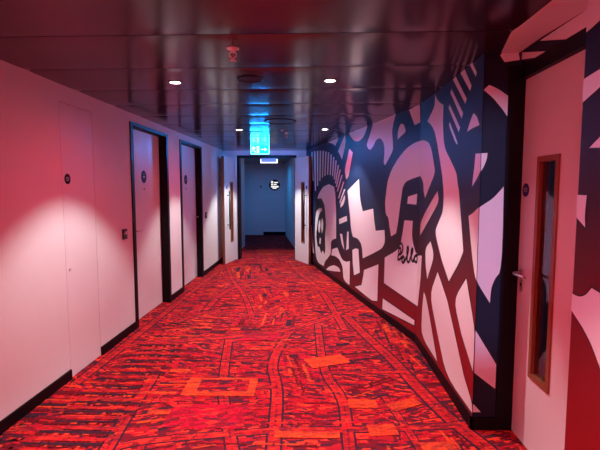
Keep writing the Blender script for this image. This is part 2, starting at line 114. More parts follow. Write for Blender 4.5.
# the mural print: the dark colour is itself printed as an ombre, navy at the top to crimson near the floor
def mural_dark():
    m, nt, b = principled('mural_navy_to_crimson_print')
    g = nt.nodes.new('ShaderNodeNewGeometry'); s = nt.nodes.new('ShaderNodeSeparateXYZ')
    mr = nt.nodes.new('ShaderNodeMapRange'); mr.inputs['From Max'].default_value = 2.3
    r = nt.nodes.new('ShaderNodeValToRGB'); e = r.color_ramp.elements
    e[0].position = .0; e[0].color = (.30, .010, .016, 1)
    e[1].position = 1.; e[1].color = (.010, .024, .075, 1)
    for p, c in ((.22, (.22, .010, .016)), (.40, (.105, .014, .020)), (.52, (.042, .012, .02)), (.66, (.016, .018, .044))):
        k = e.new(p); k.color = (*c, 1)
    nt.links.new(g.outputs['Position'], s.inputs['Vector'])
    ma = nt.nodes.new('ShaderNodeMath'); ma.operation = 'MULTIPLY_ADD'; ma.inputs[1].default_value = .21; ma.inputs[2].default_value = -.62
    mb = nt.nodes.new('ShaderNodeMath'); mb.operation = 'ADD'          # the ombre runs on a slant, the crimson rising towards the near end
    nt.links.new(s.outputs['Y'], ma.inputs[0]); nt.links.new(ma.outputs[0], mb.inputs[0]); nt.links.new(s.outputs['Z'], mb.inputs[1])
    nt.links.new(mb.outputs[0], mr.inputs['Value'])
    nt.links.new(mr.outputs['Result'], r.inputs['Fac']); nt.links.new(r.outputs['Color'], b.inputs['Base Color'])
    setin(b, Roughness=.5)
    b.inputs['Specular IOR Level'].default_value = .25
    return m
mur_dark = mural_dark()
mur_navy = simple('mural_navy_print', (.009, .014, .034), .5, .25)
mur_white = simple('mural_white_print', (.76, .74, .74), .42, .4, var=.01)
mur_line = simple('mural_black_outline', (.008, .006, .010), .45, .4)

def carpet(name, col, amt=.35, mosaic=0.):
    """looped carpet yarn; mosaic adds the print's tiny blocky roofs and shadows"""
    m, nt, b = principled(name)
    N, LK = nt.nodes.new, nt.links.new
    n = noise(nt, 55, 3); v = noise(nt, 420, 2)
    r = N('ShaderNodeValToRGB')
    r.color_ramp.elements[0].position = .33; r.color_ramp.elements[1].position = .68
    r.color_ramp.elements[0].color = [c*(1-amt) for c in col] + [1]
    r.color_ramp.elements[1].color = [min(1, c*(1+amt*.45)) for c in col] + [1]
    LK(n.outputs['Fac'], r.inputs['Fac']); out = r.outputs['Color']
    if mosaic:
        tc = N('ShaderNodeTexCoord')
        big = N('ShaderNodeTexVoronoi'); big.inputs['Scale'].default_value = 1.7      # city quarters, each with its own street direction
        LK(tc.outputs['Object'], big.inputs['Vector'])
        rot = N('ShaderNodeVectorRotate'); rot.rotation_type = 'Z_AXIS'
        sp = N('ShaderNodeSeparateColor'); LK(big.outputs['Color'], sp.inputs['Color'])
        ml = N('ShaderNodeMath'); ml.operation = 'MULTIPLY_ADD'; ml.inputs[1].default_value = .9; ml.inputs[2].default_value = -.45
        LK(sp.outputs['Red'], ml.inputs[0]); LK(ml.outputs[0], rot.inputs['Angle']); LK(tc.outputs['Object'], rot.inputs['Vector'])
        for sc, sx, sy, stops in ((16., .55, 2.0, ((0, None), (.42, (.16, .008, .018)), (.60, None), (.68, (.78, .046, .022)), (.76, (.40, .010, .020)), (.86, (.045, .015, .03)))),
                                  (42., .5, 1.5, ((0, None), (.46, (.13, .008, .016)), (.62, None), (.74, (.76, .045, .022)), (.82, (.05, .016, .03)), (.94, None)))):
            mp = N('ShaderNodeMapping'); mp.inputs['Scale'].default_value = (sx, sy, 1); LK(rot.outputs['Vector'], mp.inputs['Vector'])
            vo = N('ShaderNodeTexVoronoi'); vo.distance = 'CHEBYCHEV'; vo.inputs['Scale'].default_value = sc; vo.inputs['Randomness'].default_value = .85
            LK(mp.outputs['Vector'], vo.inputs['Vector'])
            s2 = N('ShaderNodeSeparateColor'); LK(vo.outputs['Color'], s2.inputs['Color'])
            cr = N('ShaderNodeValToRGB'); cr.color_ramp.interpolation = 'CONSTANT'
            mk = N('ShaderNodeValToRGB'); mk.color_ramp.interpolation = 'CONSTANT'
            for rp, f in ((cr, lambda c: (*(c or col), 1)), (mk, lambda c: (1, 1, 1, 1) if c else (0, 0, 0, 1))):
                e = rp.color_ramp.elements
                e[0].position = 0; e[0].color = f(stops[0][1]); e[1].position = stops[1][0]; e[1].color = f(stops[1][1])
                for p, c in stops[2:]:
                    k = e.new(p); k.color = f(c)
                LK(s2.outputs['Red'], rp.inputs['Fac'])
            sc_ = N('ShaderNodeMath'); sc_.operation = 'MULTIPLY'; sc_.inputs[1].default_value = mosaic
            LK(mk.outputs['Color'], sc_.inputs[0])
            mx = N('ShaderNodeMix'); mx.data_type = 'RGBA'
            LK(sc_.outputs[0], mx.inputs['Factor']); LK(out, mx.inputs['A']); LK(cr.outputs['Color'], mx.inputs['B'])
            out = mx.outputs['Result']
    LK(out, b.inputs['Base Color'])
    bp = N('ShaderNodeBump'); bp.inputs['Strength'].default_value = .5; bp.inputs['Distance'].default_value = .003
    LK(v.outputs['Fac'], bp.inputs['Height']); LK(bp.outputs['Normal'], b.inputs['Normal'])
    setin(b, Roughness=1.); b.inputs['Specular IOR Level'].default_value = .05
    setin(b, Sheen_Weight=.05, Sheen_Roughness=.55, Sheen_Tint=(1., .55, .5, 1))
    return m
CARPET = [carpet('carpet_red', (.52, .010, .022), .5, .95), carpet('carpet_scarlet', (.60, .018, .022), .4, .5),
          carpet('carpet_orange', (.84, .075, .020), .35, .35), carpet('carpet_maroon', (.17, .008, .016), .5),
          carpet('carpet_charcoal', (.050, .016, .030), .5), carpet('carpet_crimson', (.56, .006, .030), .35, .6)]

# ------------------------------------------------------------------ mesh helpers
class MB:
    def __init__(s): s.v, s.f, s.m, s.mats, s.sm = [], [], [], [], []
    def mi(s, mat):
        if mat not in s.mats: s.mats.append(mat)
        return s.mats.index(mat)
    def poly(s, pts, mat, smooth=False):
        i = len(s.v); s.v += [tuple(p) for p in pts]; s.f.append(list(range(i, i+len(pts)))); s.m.append(s.mi(mat)); s.sm.append(smooth)
    def box(s, x0, x1, y0, y1, z0, z1, mat):
        return s.obox(Matrix.Identity(4), x0, x1, y0, y1, z0, z1, mat)
    def obox(s, M, x0, x1, y0, y1, z0, z1, mat):
        i = len(s.v); k = s.mi(mat)
        x0, x1 = sorted((x0, x1)); y0, y1 = sorted((y0, y1)); z0, z1 = sorted((z0, z1))
        for x in (x0, x1):
            for y in (y0, y1):
                for z in (z0, z1): s.v.append(tuple(M @ Vector((x, y, z))))
        for q in ((0,1,3,2), (4,6,7,5), (0,4,5,1), (2,3,7,6), (0,2,6,4), (1,5,7,3)):
            s.f.append([i+a for a in q]); s.m.append(k); s.sm.append(False)
        return s
    def tube(s, pts, r, mat, n=10, cap=True):
        k = s.mi(mat); rings = []
        pts = [Vector(p) for p in pts]; rr = r if isinstance(r, (list, tuple)) else [r]*len(pts)
        for j, p in enumerate(pts):
            t = (pts[min(j+1, len(pts)-1)] - pts[max(j-1, 0)]).normalized()
            a = t.cross(Vector((0, 0, 1)) if abs(t.z) < .9 else Vector((1, 0, 0))).normalized(); b = t.cross(a)
            i = len(s.v)
            for q in range(n):
                w = 2*PI*q/n; s.v.append(tuple(p + (a*math.cos(w) + b*math.sin(w))*rr[j]))
            rings.append(i)
        for a0, b0 in zip(rings, rings[1:]):
            for q in range(n):
                s.f.append([a0+q, a0+(q+1) % n, b0+(q+1) % n, b0+q]); s.m.append(k); s.sm.append(True)
        if cap:
            s.f.append([rings[0]+q for q in range(n)][::-1]); s.m.append(k); s.sm.append(False)
            s.f.append([rings[-1]+q for q in range(n)]); s.m.append(k); s.sm.append(False)
        return s
    def lathe(s, prof, axis, org, mat, n=32):
        """prof: (radius, height) pairs along axis from org"""
        k = s.mi(mat); ax = Vector(axis).normalized(); org = Vector(org)
        a = ax.cross(Vector((0, 0, 1)) if abs(ax.z) < .9 else Vector((1, 0, 0))).normalized(); b = ax.cross(a); rings = []
        for r, h in prof:
            i = len(s.v)
            for q in range(n):
                w = 2*PI*q/n; s.v.append(tuple(org + ax*h + (a*math.cos(w) + b*math.sin(w))*max(r, 1e-4)))
            rings.append(i)
        for a0, b0 in zip(rings, rings[1:]):
            for q in range(n):
                s.f.append([a0+q, a0+(q+1) % n, b0+(q+1) % n, b0+q]); s.m.append(k); s.sm.append(False)
        return s
    def build(s, name, parent=None, loc=None, bevel=0., recalc=True):
        me = bpy.data.meshes.new(name); me.from_pydata(s.v, [], s.f)
        for m in s.mats: me.materials.append(m)
        for p, k, sm in zip(me.polygons, s.m, s.sm): p.material_index = k; p.use_smooth = sm
        if recalc:
            bm = bmesh.new(); bm.from_mesh(me)
            bmesh.ops.recalc_face_normals(bm, faces=bm.faces); bm.to_mesh(me); bm.free()
        me.validate(); me.update()
        o = bpy.data.objects.new(name, me); COL.objects.link(o)
        if loc is not None: o.location = loc
        if parent is not None: o.parent = parent
        if bevel:
            b = o.modifiers.new('bevel', 'BEVEL'); b.width = bevel; b.segments = 2; b.limit_method = 'ANGLE'
        return o
def tag(o, label=None, cat=None, group=None, kind=None):
    for k, v in (('label', label), ('category', cat), ('group', group), ('kind', kind)):
        if v: o[k] = v
    return o
def empty(name, loc=(0, 0, 0), rz=0.):
    o = bpy.data.objects.new(name, None); COL.objects.link(o); o.location = loc; o.rotation_euler.z = rz
    o.empty_display_size = .1
    return o
def struct(o, label=None, cat=None): return tag(o, label, cat, kind='structure')
def copy_tree(o, parent=None):
    c = o.copy(); COL.objects.link(c)
    if parent is not None: c.parent = parent
    for ch in list(o.children): copy_tree(ch, c)
    return c
def area(poly):
    return .5*sum(poly[i-1][0]*poly[i][1] - poly[i][0]*poly[i-1][1] for i in range(len(poly)))
def grow(poly, d):
    """offset an outline outwards (for the thin black keyline round each white shape)"""
    if area(poly) < 0: poly = poly[::-1]
    out = []; n = len(poly)
    for i in range(n):
        a, b, c = Vector(poly[i-1]), Vector(poly[i]), Vector(poly[(i+1) % n])
        u = (b-a); v = (c-b)
        if u.length < 1e-6 or v.length < 1e-6: continue
        u.normalize(); v.normalize()
        n1 = Vector((u.y, -u.x)); n2 = Vector((v.y, -v.x)); m = n1+n2
        if m.length < .35: out += [tuple(b+(n1+u)*d), tuple(b+(n2-v)*d)]; continue
        m.normalize(); out.append(tuple(b + m*min(d/max(m.dot(n1), .4), 2.2*d)))
    return out
def clip(poly, k, v, keep_less):
    out = []; sg = 1 if keep_less else -1
    for i, p in enumerate(poly):
        q = poly[(i+1) % len(poly)]; dp = sg*(p[k]-v); dq = sg*(q[k]-v)
        if dp <= 1e-9: out.append(tuple(p))
        if dp*dq < -1e-14:
            t = dp/(dp-dq); out.append((p[0]+(q[0]-p[0])*t, p[1]+(q[1]-p[1])*t))
    return out

# ------------------------------------------------------------------ floor: printed city-map carpet
def seg_dist(p, a, b):
    ax, ay = a; bx, by = b; dx, dy = bx-ax, by-ay
    t = max(0, min(1, ((p[0]-ax)*dx+(p[1]-ay)*dy)/(dx*dx+dy*dy+1e-9)))
    return math.hypot(p[0]-ax-t*dx, p[1]-ay-t*dy)
fl = MB()
FX0, FX1, FY0, FY1 = -2.75, 1.24, -3.5, 14.0
fl.poly([(FX0, FY0, 0), (FX1, FY0, 0), (FX1, FY1, 0), (FX0, FY1, 0)], CARPET[0])
def smooth_line(pts, n=2):
    for _ in range(n):
        o = [pts[0]]
        for a, b in zip(pts, pts[1:]):
            o += [(a[0]*.75+b[0]*.25, a[1]*.75+b[1]*.25), (a[0]*.25+b[0]*.75, a[1]*.25+b[1]*.75)]
        pts = o + [pts[-1]]
    return pts
def ribbon(pts, w, z, mat, off=0.):
    L, R = [], []
    for i, p in enumerate(pts):
        a = pts[max(i-1, 0)]; b = pts[min(i+1, len(pts)-1)]
        dx, dy = b[0]-a[0], b[1]-a[1]; l = math.hypot(dx, dy) or 1
        nx, ny = -dy/l, dx/l
        L.append((p[0]+nx*(off+w/2), p[1]+ny*(off+w/2), z)); R.append((p[0]+nx*(off-w/2), p[1]+ny*(off-w/2), z))
    for i in range(len(pts)-1): fl.poly([R[i], R[i+1], L[i+1], L[i]], mat)
roads = [(w*.74, smooth_line([tuple(p) for p in pts])) for w, pts in ROADS]
# further streets on the stretches the near ones do not reach
for x in (-1.2, -.1): roads.append((.09, smooth_line([(x, -3.4), (x+.15, -1.5), (x-.1, .2), (x+.1, 1.6)])))
for y in (-2.6, -1.0, .6): roads.append((.09, smooth_line([(-1.9, y), (-.4, y+.2), (.95, y-.1)])))
for y in (9.6, 11.2, 12.6): roads.append((.1, smooth_line([(-2.6, y+.4), (-1.4, y), (-.4, y+.3)])))
for i, (w, pts) in enumerate(roads):
    ribbon(pts, w*1.4, .0003+.00002*i, CARPET[4])
for i, (w, pts) in enumerate(roads):
    ribbon(pts, w, .0010+.00003*i, CARPET[1]); ribbon(pts, w*.14, .0017, CARPET[0], 0)
def road_clear(p, m):
    for w, pts in roads:
        for a, b in zip(pts, pts[1:]):
            if seg_dist(p, a, b) < w*.62+m: return False
    return True
seeds = [(random.uniform(-2.6, 1.2), random.uniform(-3.4, 13.9), random.choice((0, .1, -.12, .3, -.25, PI/2, PI/2+.2)), random.random()) for _ in range(110)]
seeds += [(-1.55, y, .02, .1) for y in (2.2, 2.6, 3.0, 3.4, 3.8)] + [(-.5, 2.9, 0, .5), (-.5, 2.6, .02, .3), (0, 2.8, .05, .6), (.5, 3.2, .6, .3)]
def seed_at(p): return min(seeds, key=lambda s: (s[0]-p[0])**2+(s[1]-p[1])**2)
def quad(cx, cy, l, t, a, z, mat, skew=0.):
    c, s = math.cos(a), math.sin(a)
    pts = [(cx+c*u-s*v, cy+s*u+c*v, z) for u, v in ((-l, -t), (l, -t), (l+skew, t), (-l+skew, t))]
    if all(FX0 < p[0] < FX1 and FY0 < p[1] < FY1 for p in pts): fl.poly(pts, mat)
def scatter():
    zc = 0
    for ang_s in seeds:
        sx, sy, a, q = ang_s
        c, s = math.cos(a), math.sin(a); row = -.62
        while row < .62:
            t = random.choice((.008, .010, .014, .018, .03)); u = -.62
            while u < .62:
                l = random.uniform(.03, .19); uu = u+l
                cx, cy = sx+c*uu-s*row, sy+s*uu+c*row
                if -2.7 < cx < wall_x(cy)+.05 and FY0 < cy < FY1 and seed_at((cx, cy)) is ang_s:
                    ends = [(cx+c*e, cy+s*e) for e in (-l, 0, l)]
                    if all(road_clear(e, t) for e in ends) and random.random() < .86:
                        k = random.choices((4, 3, 2, 1, 5), (.16, .14, .2, .25, .25))[0]
                        zc = (zc+1) % 5
                        quad(cx, cy, l, t, a, (.0022+.0002*zc), CARPET[k], random.uniform(-.01, .01))
                        if random.random() < .45:      # little houses along the terrace
                            n = int(l/.022)
                            for j in range(n):
                                if random.random() < .6:
                                    e = -l+(j+.5)*2*l/max(n, 1)
                                    quad(cx+c*e-s*t*.8, cy+s*e+c*t*.8, .007, random.uniform(.005, .012), a, .0036, CARPET[random.choice((4, 4, 2, 1, 3))])
                u += 2*l + random.choice((.01, .02, .05))
            row += 2*t + random.choice((.006, .012, .02))
scatter()
# terraces standing square to the left wall
y = 1.9
while y < 4.35:
    if road_clear((-1.5, y), .03):
        x0 = -1.70+random.uniform(-.04, .05); x1 = -1.25+random.uniform(-.08, .05)-.10*max(0, (2.5-y))
        quad((x0+x1)/2, y, (x1-x0)/2, random.uniform(.010, .017), random.uniform(-.03, .03), .0045, CARPET[4])
        quad((x0+x1)/2, y+.05, (x1-x0)/2, .018, 0, .0043, CARPET[1]); x = x0
        while x < x1:
            quad(x, y-.024, random.uniform(.008, .02), random.uniform(.006, .016), 0, .0047, CARPET[random.choice((3, 4, 2, 3))]); x += random.uniform(.025, .05)
    y += .125
# larger plain roofs and yards
for n_, (x, y, l, t, a, k) in enumerate(((-.72, 2.75, .26, .15, .0, 5), (-.72, 3.18, .27, .15, .02, 2), (-.70, 3.2, .19, .10, .05, 0), (.42, 2.62, .09, .06, .1, 2), (.62, 2.95, .12, .05, .5, 2),
                         (.33, 2.95, .10, .06, 0, 2), (-.05, 2.55, .2, .035, .02, 2), (.1, 3.7, .18, .1, .4, 2), (-.55, 4.3, .2, .1, .1, 5), (.72, 2.45, .1, .05, .1, 2))):
    quad(x, y, l, t, a, .0040+.0002*n_, CARPET[k])
struct(fl.build('floor', recalc=False), 'red and orange carpet printed with a city street map', 'floor')

# ------------------------------------------------------------------ ceiling: gloss planks across the corridor
PITCH, SAG = .62, .0034
Y0C = 2.92 - PITCH*11
def ceil_z(y):
    u = ((y-Y0C) % PITCH)/PITCH*2-1
    return H_CEIL - SAG*(1-abs(u)**5.5)
cm = MB(); y = Y0C
ce = MB()
while y < 14.0:
    n = 16; gap = .004
    us = [-1+2*j/n for j in range(n+1)]; i0 = len(cm.v); k = cm.mi(ceil_m)
    for u in us:
        yy = y + PITCH/2 + u*(PITCH/2-gap)
        x0 = XL if yy < YE else -2.7; x1 = wall_x(yy) if yy < YE else -.2
        cm.v += [(x0-.01, yy, H_CEIL-SAG*(1-abs(u)**5.5)), (x1+.005, yy, H_CEIL-SAG*(1-abs(u)**5.5))]
    for j in range(n):
        a = i0+2*j; cm.f.append([a, a+2, a+3, a+1]); cm.m.append(k); cm.sm.append(True)
    y += PITCH
cm.box(-2.75, 1.3, -3.6, 14.1, H_CEIL+.012, H_CEIL+.05, seam_black)
struct(cm.build('ceiling', recalc=False), 'dark gloss metal plank ceiling', 'ceiling')

# ------------------------------------------------------------------ walls
D1, D2, RP = (4.52, 5.665), (6.175, 7.355), (3.272, 3.758)
wl = MB()
def wbox(y0, y1, z0, z1): wl.box(XL-.15, XL, y0, y1, z0, z1, white_paint)
cuts = [(-3.6, RP[0]), (RP[1], D1[0]), (D1[1], D2[0]), (D2[1], 9.35)]
for a, b in cuts: wbox(a, b, 0, H_CEIL+.02)
for (a, b), zt in ((RP, 2.166), (D1, 2.204), (D2, 2.204)):
    wbox(a, b, zt, H_CEIL+.02)
    wl.box(XL-.20, XL-.15, a, b, 0, zt, seam_black)
struct(wl.build('wall_left'), 'white painted left wall of the corridor', 'wall')
wr = MB()
# straight right wall, its stub by the recess, the angled run behind, and the near pier
wr.poly([(XB, YB, 0), (XB, YP, 0), (1.20, YP, 0), (1.5, YP, 0), (1.5, YB, 0)], white_paint)
def prism(mb, pts, z0, z1, mat):
    n = len(pts)
    for i in range(n):
        a, b = pts[i], pts[(i+1) % n]
        mb.poly([(*a, z0), (*b, z0), (*b, z1), (*a, z1)], mat)
    mb.poly([(*p, z0) for p in pts][::-1], mat); mb.poly([(*p, z1) for p in pts], mat)
wr = MB(); prism(wr, [(XB, YB), (XB, YP), (1.40, YP), (1.40, YB)], 0, H_CEIL+.02, white_paint)
wr.box(XB, 1.40, -3.6, YN, 0, H_CEIL+.02, white_paint)
wr.box(XD+.001, 1.40, YN, YP, 2.222, H_CEIL+.02, white_paint)
wr.box(XB, 1.40, YN, YP, H_CEIL+.001, H_CEIL+.02, white_paint)
struct(wr.build('wall_right'), 'straight right wall with a recessed doorway', 'wall')
wa = MB(); xe = wall_x(9.3)
prism(wa, [(XB, YB+.0005), (1.40, YB+.0005), (xe+.5, 9.3), (xe, 9.3)], 0, H_CEIL+.02, white_paint)
struct(wa.build('wall_right_angled'), 'angled far run of the right wall under the mural', 'wall')
OX0, OX1, OZ = -1.66, -.41, 2.15
we = MB()
we.box(XL, OX0, YE, YE+.18, 0, H_CEIL+.02, white_paint)
we.box(OX1, wall_x(YE)+.02, YE, YE+.18, 0, H_CEIL+.02, white_paint)
we.box(OX0, OX1, YE, YE+.18, OZ+.05, H_CEIL+.02, white_paint)
struct(we.build('wall_end'), 'end wall and lintel round the double doors', 'wall')
lw = MB()
lw.box(-2.75, XL, 9.34, 9.5, 0, 2.32, white_paint)
lw.box(-2.0, -1.86, 9.33, 11.3, 0, 2.32, white_paint)
lw.box(-2.75, -2.6, 9.5, 14.2, 0, 2.32, white_paint)
struct(lw.build('wall_lobby_left'), 'left wall and stub of the dark lobby', 'wall')
lb = MB(); lb.box(-2.75, -.6, 14.0, 14.15, 0, 2.32, white_paint)
struct(lb.build('wall_lobby_back'), 'far wall of the blue lit lobby', 'wall')
lr = MB(); prism(lr, [(-.30, 9.33), (-.98, 14.0), (-.4, 14.0), (-.05, 9.33)], 0, 2.32, white_paint)
struct(lr.build('wall_lobby_right'), 'right wall of the blue lit lobby', 'wall')
bk = MB(); bk.box(-2.1, 1.4, -3.6, -3.5, 0, 2.32, white_paint)
struct(bk.build('wall_back'), 'end wall behind the viewer', 'wall')

SK = .08
def skirting(name, pieces, label):
    m = MB()
    for p in pieces: m.box(*p, black_satin)
    return struct(m.build(name), label, 'baseboard')
skirting('baseboard_left', [(XL, XL+.013, a, b, 0, SK) for a, b in ((-3.5, RP[0]), (RP[1], D1[0]), (D1[1], D2[0]), (D2[1], YE))], 'black baseboard along the left wall')
bs = MB()
bs.box(XB-.013, XB, YP-.013, YB, 0, SK, black_satin); bs.box(XB-.013, 1.13, YP-.013, YP, 0, SK, black_satin)
bs.box(XB-.013, XB, -3.5, YN, 0, SK, black_satin)
struct(bs.build('baseboard_right'), 'black baseboard under the straight part of the mural', 'baseboard')
ba = MB(); prism(ba, [(XB-.013, YB), (XB, YB), (wall_x(YE), YE), (wall_x(YE)-.013, YE)], 0, SK, black_satin)
struct(ba.build('baseboard_right_angled'), 'black baseboard under the angled far part of the mural', 'baseboard')
skirting('baseboard_lobby', [(-1.70, -.98, 13.985, 14.0, 0, .11)], 'black baseboard on the far lobby wall')

# ------------------------------------------------------------------ mural
LA = math.hypot(K*(YE-YB), YE-YB); LB = YB-YP
nA = Vector((-1, -K, 0)).normalized()
def p3(s, z, off):
    if s <= LA:
        t = LA-s; y = YB + t/math.sqrt(1+K*K)
        return Vector((wall_x(y) if y > YB else XB, y, z)) + nA*off
    if s <= LA+LB: return Vector((XB-off, YB-(s-LA), z))
    return Vector((XB+(s-LA-LB), YP-off, z))
mu = MB()
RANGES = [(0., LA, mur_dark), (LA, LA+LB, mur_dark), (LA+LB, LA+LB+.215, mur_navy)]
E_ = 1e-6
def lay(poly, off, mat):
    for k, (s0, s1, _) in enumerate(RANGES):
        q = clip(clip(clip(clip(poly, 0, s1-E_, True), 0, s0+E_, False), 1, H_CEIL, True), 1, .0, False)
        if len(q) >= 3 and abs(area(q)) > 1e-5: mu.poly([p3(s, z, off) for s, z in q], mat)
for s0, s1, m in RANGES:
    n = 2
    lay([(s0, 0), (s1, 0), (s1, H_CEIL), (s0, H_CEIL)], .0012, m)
mu.poly([(XB-.0012, YP-.0012, z) for z in (0, H_CEIL)] + [(XB+.003, YP-.0012, z) for z in (H_CEIL, 0)], mur_navy)
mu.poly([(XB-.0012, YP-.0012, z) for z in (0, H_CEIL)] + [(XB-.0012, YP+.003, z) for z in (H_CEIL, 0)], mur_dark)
for layer, poly in MURAL:
    poly = [tuple(p) for p in poly]
    if layer == 1:
        lay(grow(poly, .011), .0020, mur_line); lay(poly, .0028, mur_white)
    elif layer in (2, 4):
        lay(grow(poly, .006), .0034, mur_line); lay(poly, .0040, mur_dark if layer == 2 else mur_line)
    else: lay(poly, .0046, mur_white)
def near_pt(q, off): return (XB-off, q[0], q[1])
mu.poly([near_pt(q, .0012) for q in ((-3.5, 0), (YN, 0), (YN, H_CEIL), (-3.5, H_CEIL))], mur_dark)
for poly in NEAR:
    if len(poly) < 3: continue
    g = clip(clip(grow(poly, .006), 0, YN-E_, True), 1, H_CEIL, True)
    mu.poly([near_pt(q, .0020) for q in g], mur_line); mu.poly([near_pt(q, .0028) for q in poly], mur_white)
# the print carries on over the soffit of the recess and the strip above the door
mu.poly([(XB, YN, H_CEIL-.0005), (XD, YN, H_CEIL-.0005), (XD, YP, H_CEIL-.0005), (XB, YP, H_CEIL-.0005)], mur_navy)
mu.poly([(x, y, H_CEIL-.0016) for x, y in SOFFIT], mur_white)
mu.poly([(XD-.0002, YN, 2.222), (XD-.0002, YP, 2.222), (XD-.0002, YP, H_CEIL), (XD-.0002, YN, H_CEIL)], mur_navy)
for poly in ABOVE:
    if len(poly) >= 3: mu.poly([(XD-.0012, q[0], q[1]) for q in clip(poly, 1, 2.223, False)], mur_white)
mural = mu.build('wall_mural', recalc=False)
tag(mural, 'bold cartoon mural in navy, crimson and white covering the right wall', 'mural')
sg = MB()
for st in SIGN:
    pts = smooth_line([tuple(p) for p in st], 2)
    for j in range(len(pts)-1):
        a, b = Vector(pts[j]), Vector(pts[j+1]); d = (b-a)
        if d.length < 1e-6: continue
        d.normalize(); nn = Vector((-d.y, d.x))*.013; a -= d*.006; b += d*.006
        sg.poly([p3(q.x, q.y, .0052) for q in (a-nn, b-nn, b+nn, a+nn)], mur_line)
sgo = sg.build('signature', mural, recalc=False); sgo['label'] = 'scribbled black looping signature'

# ------------------------------------------------------------------ doors on the left
def disc(name, parent, axis, org, r, t, mat, marks=(), mark_mat=None, up=(0, 0, 1), bevel=0.):
    """round plate facing axis with small printed marks given as (u0, u1, v0, v1) in units of r"""
    ax = Vector(axis).normalized(); upv = Vector(up); rt = upv.cross(ax)
    m = MB(); m.lathe([(0, 0), (r, 0), (r, t*.8), (r*.97, t), (0, t)], ax, org, mat, 40)
    o = m.build(name, parent)
    if marks:
        q = MB(); og = Vector(org)+ax*(t+.0006)
        for u0, u1, v0, v1 in marks: q.poly([og+rt*(u*r)+upv*(v*r) for u, v in ((u0, v0), (u1, v0), (u1, v1), (u0, v1))], mark_mat)
        q.build('printed_mark', o, recalc=False)
    return o
def lever(parent, org, axis, along, L=.13, name='door_handle', mat=None):
    mat = mat or steel; ax = Vector(axis); al = Vector(along); og = Vector(org)
    m = MB(); m.lathe([(0, 0), (.026, 0), (.026, .007), (.024, .009), (0, .009)], ax, og, mat, 24)
    m.tube([og+ax*.006, og+ax*.035, og+ax*.05+al*.006, og+ax*.056+al*.022, og+ax*.056+al*(L-.02), og+ax*.05+al*L], [.010, .010, .010, .0095, .009, .008], mat, 12)
    return m.build(name, parent)
def left_door(name, span, handle_far, label, marks):
    y0, y1 = span; yc = (y0+y1)/2; zt = 2.203; jw = .062
    d = empty(name, (XL, yc, 0)); struct(d, label, 'door')
    def P(mb, nm, bevel=0.):
        o = mb.build(nm, None); o.parent = d; o.matrix_parent_inverse = Matrix.Translation((-XL, -yc, 0))
        if bevel:
            b = o.modifiers.new('bevel', 'BEVEL'); b.width = bevel; b.segments = 2; b.limit_method = 'ANGLE'
        return o
    f = MB(); xb, xf = XL-.145, XL+.012
    f.box(xb, xf, y0, y0+jw, 0, zt, black_gloss); f.box(xb, xf, y1-jw, y1, 0, zt, black_gloss); f.box(xb, xf, y0+jw, y1-jw, zt-.032, zt, black_gloss)
    P(f, 'door_frame')['label'] = 'black gloss door frame'
    lf = MB(); xl = XL-.088
    lf.box(xl-.045, xl, y0+jw+.003, y1-jw-.003, .008, zt-.035, leaf_paint)
    leaf = P(lf, 'door_leaf', .002); leaf['label'] = 'white door leaf'
    inv = Matrix.Translation((-XL, -yc, 0))
    yn = y0+.56
    pl = disc('number_plate', None, (1, 0, 0), (xl, yn, 1.645), .074, .004, plate_black, marks, sign_white)
    pl.parent = d; pl.matrix_parent_inverse = inv; pl['label'] = 'round black room number plate'
    pp = MB(); pp.lathe([(0, 0), (.011, 0), (.011, .004), (.006, .005), (0, .003)], (1, 0, 0), (xl, yn, 1.503), black_plastic, 16); P(pp, 'peephole')
    yh, s = (y1-jw-.06, -1) if handle_far else (y0+.225, 1)
    h = lever(None, (xl, yh, 1.035), (1, 0, 0), (0, s, 0)); h.parent = d; h.matrix_parent_inverse = inv; h['label'] = 'steel lever handle'
    return d
left_door('door_1', D1, False, 'white bedroom door in a black frame, nearer of the two on the left wall',
          [(-.34, .34, -.14, -.03), (-.38, -.14, -.02, .10), (.02, .38, -.02, .10), (-.10, .12, .34, .44)])
left_door('door_2', D2, True, 'white bedroom door in a black frame, farther of the two on the left wall',
          [(-.34, -.06, -.1, .04), (.02, .32, -.1, .1), (-.12, .12, .3, .4)])
# flush riser cupboard door
rd = empty('riser_cupboard_door', (XL, RP[0], 0))
tag(rd, 'flush white cupboard door without frame, nearest on the left wall', 'cupboard door')
inv = Matrix.Translation((-XL, -RP[0], 0))
r_ = MB(); r_.box(XL-.03, XL-.0005, RP[0]+.004, RP[1]-.004, .006, 2.161, leaf_paint)
o = r_.build('door_leaf', rd, bevel=.0015); o.matrix_parent_inverse = inv
o = disc('safety_sign', rd, (1, 0, 0), (XL-.0005, 3.347, 1.582), .041, .002, plate_black, [(-.5, .5, .22, .36), (-.6, .6, -.05, .09), (-.45, .45, -.34, -.2)], sign_grey)
o.matrix_parent_inverse = inv; o['label'] = 'small round black sign'
k = MB(); k.lathe([(0, 0), (.012, 0), (.012, .004), (.009, .006), (.003, .006), (.003, .002), (0, .002)], (1, 0, 0), (XL-.0005, 3.325, .87), steel, 20)
o = k.build('lock', rd); o.matrix_parent_inverse = inv

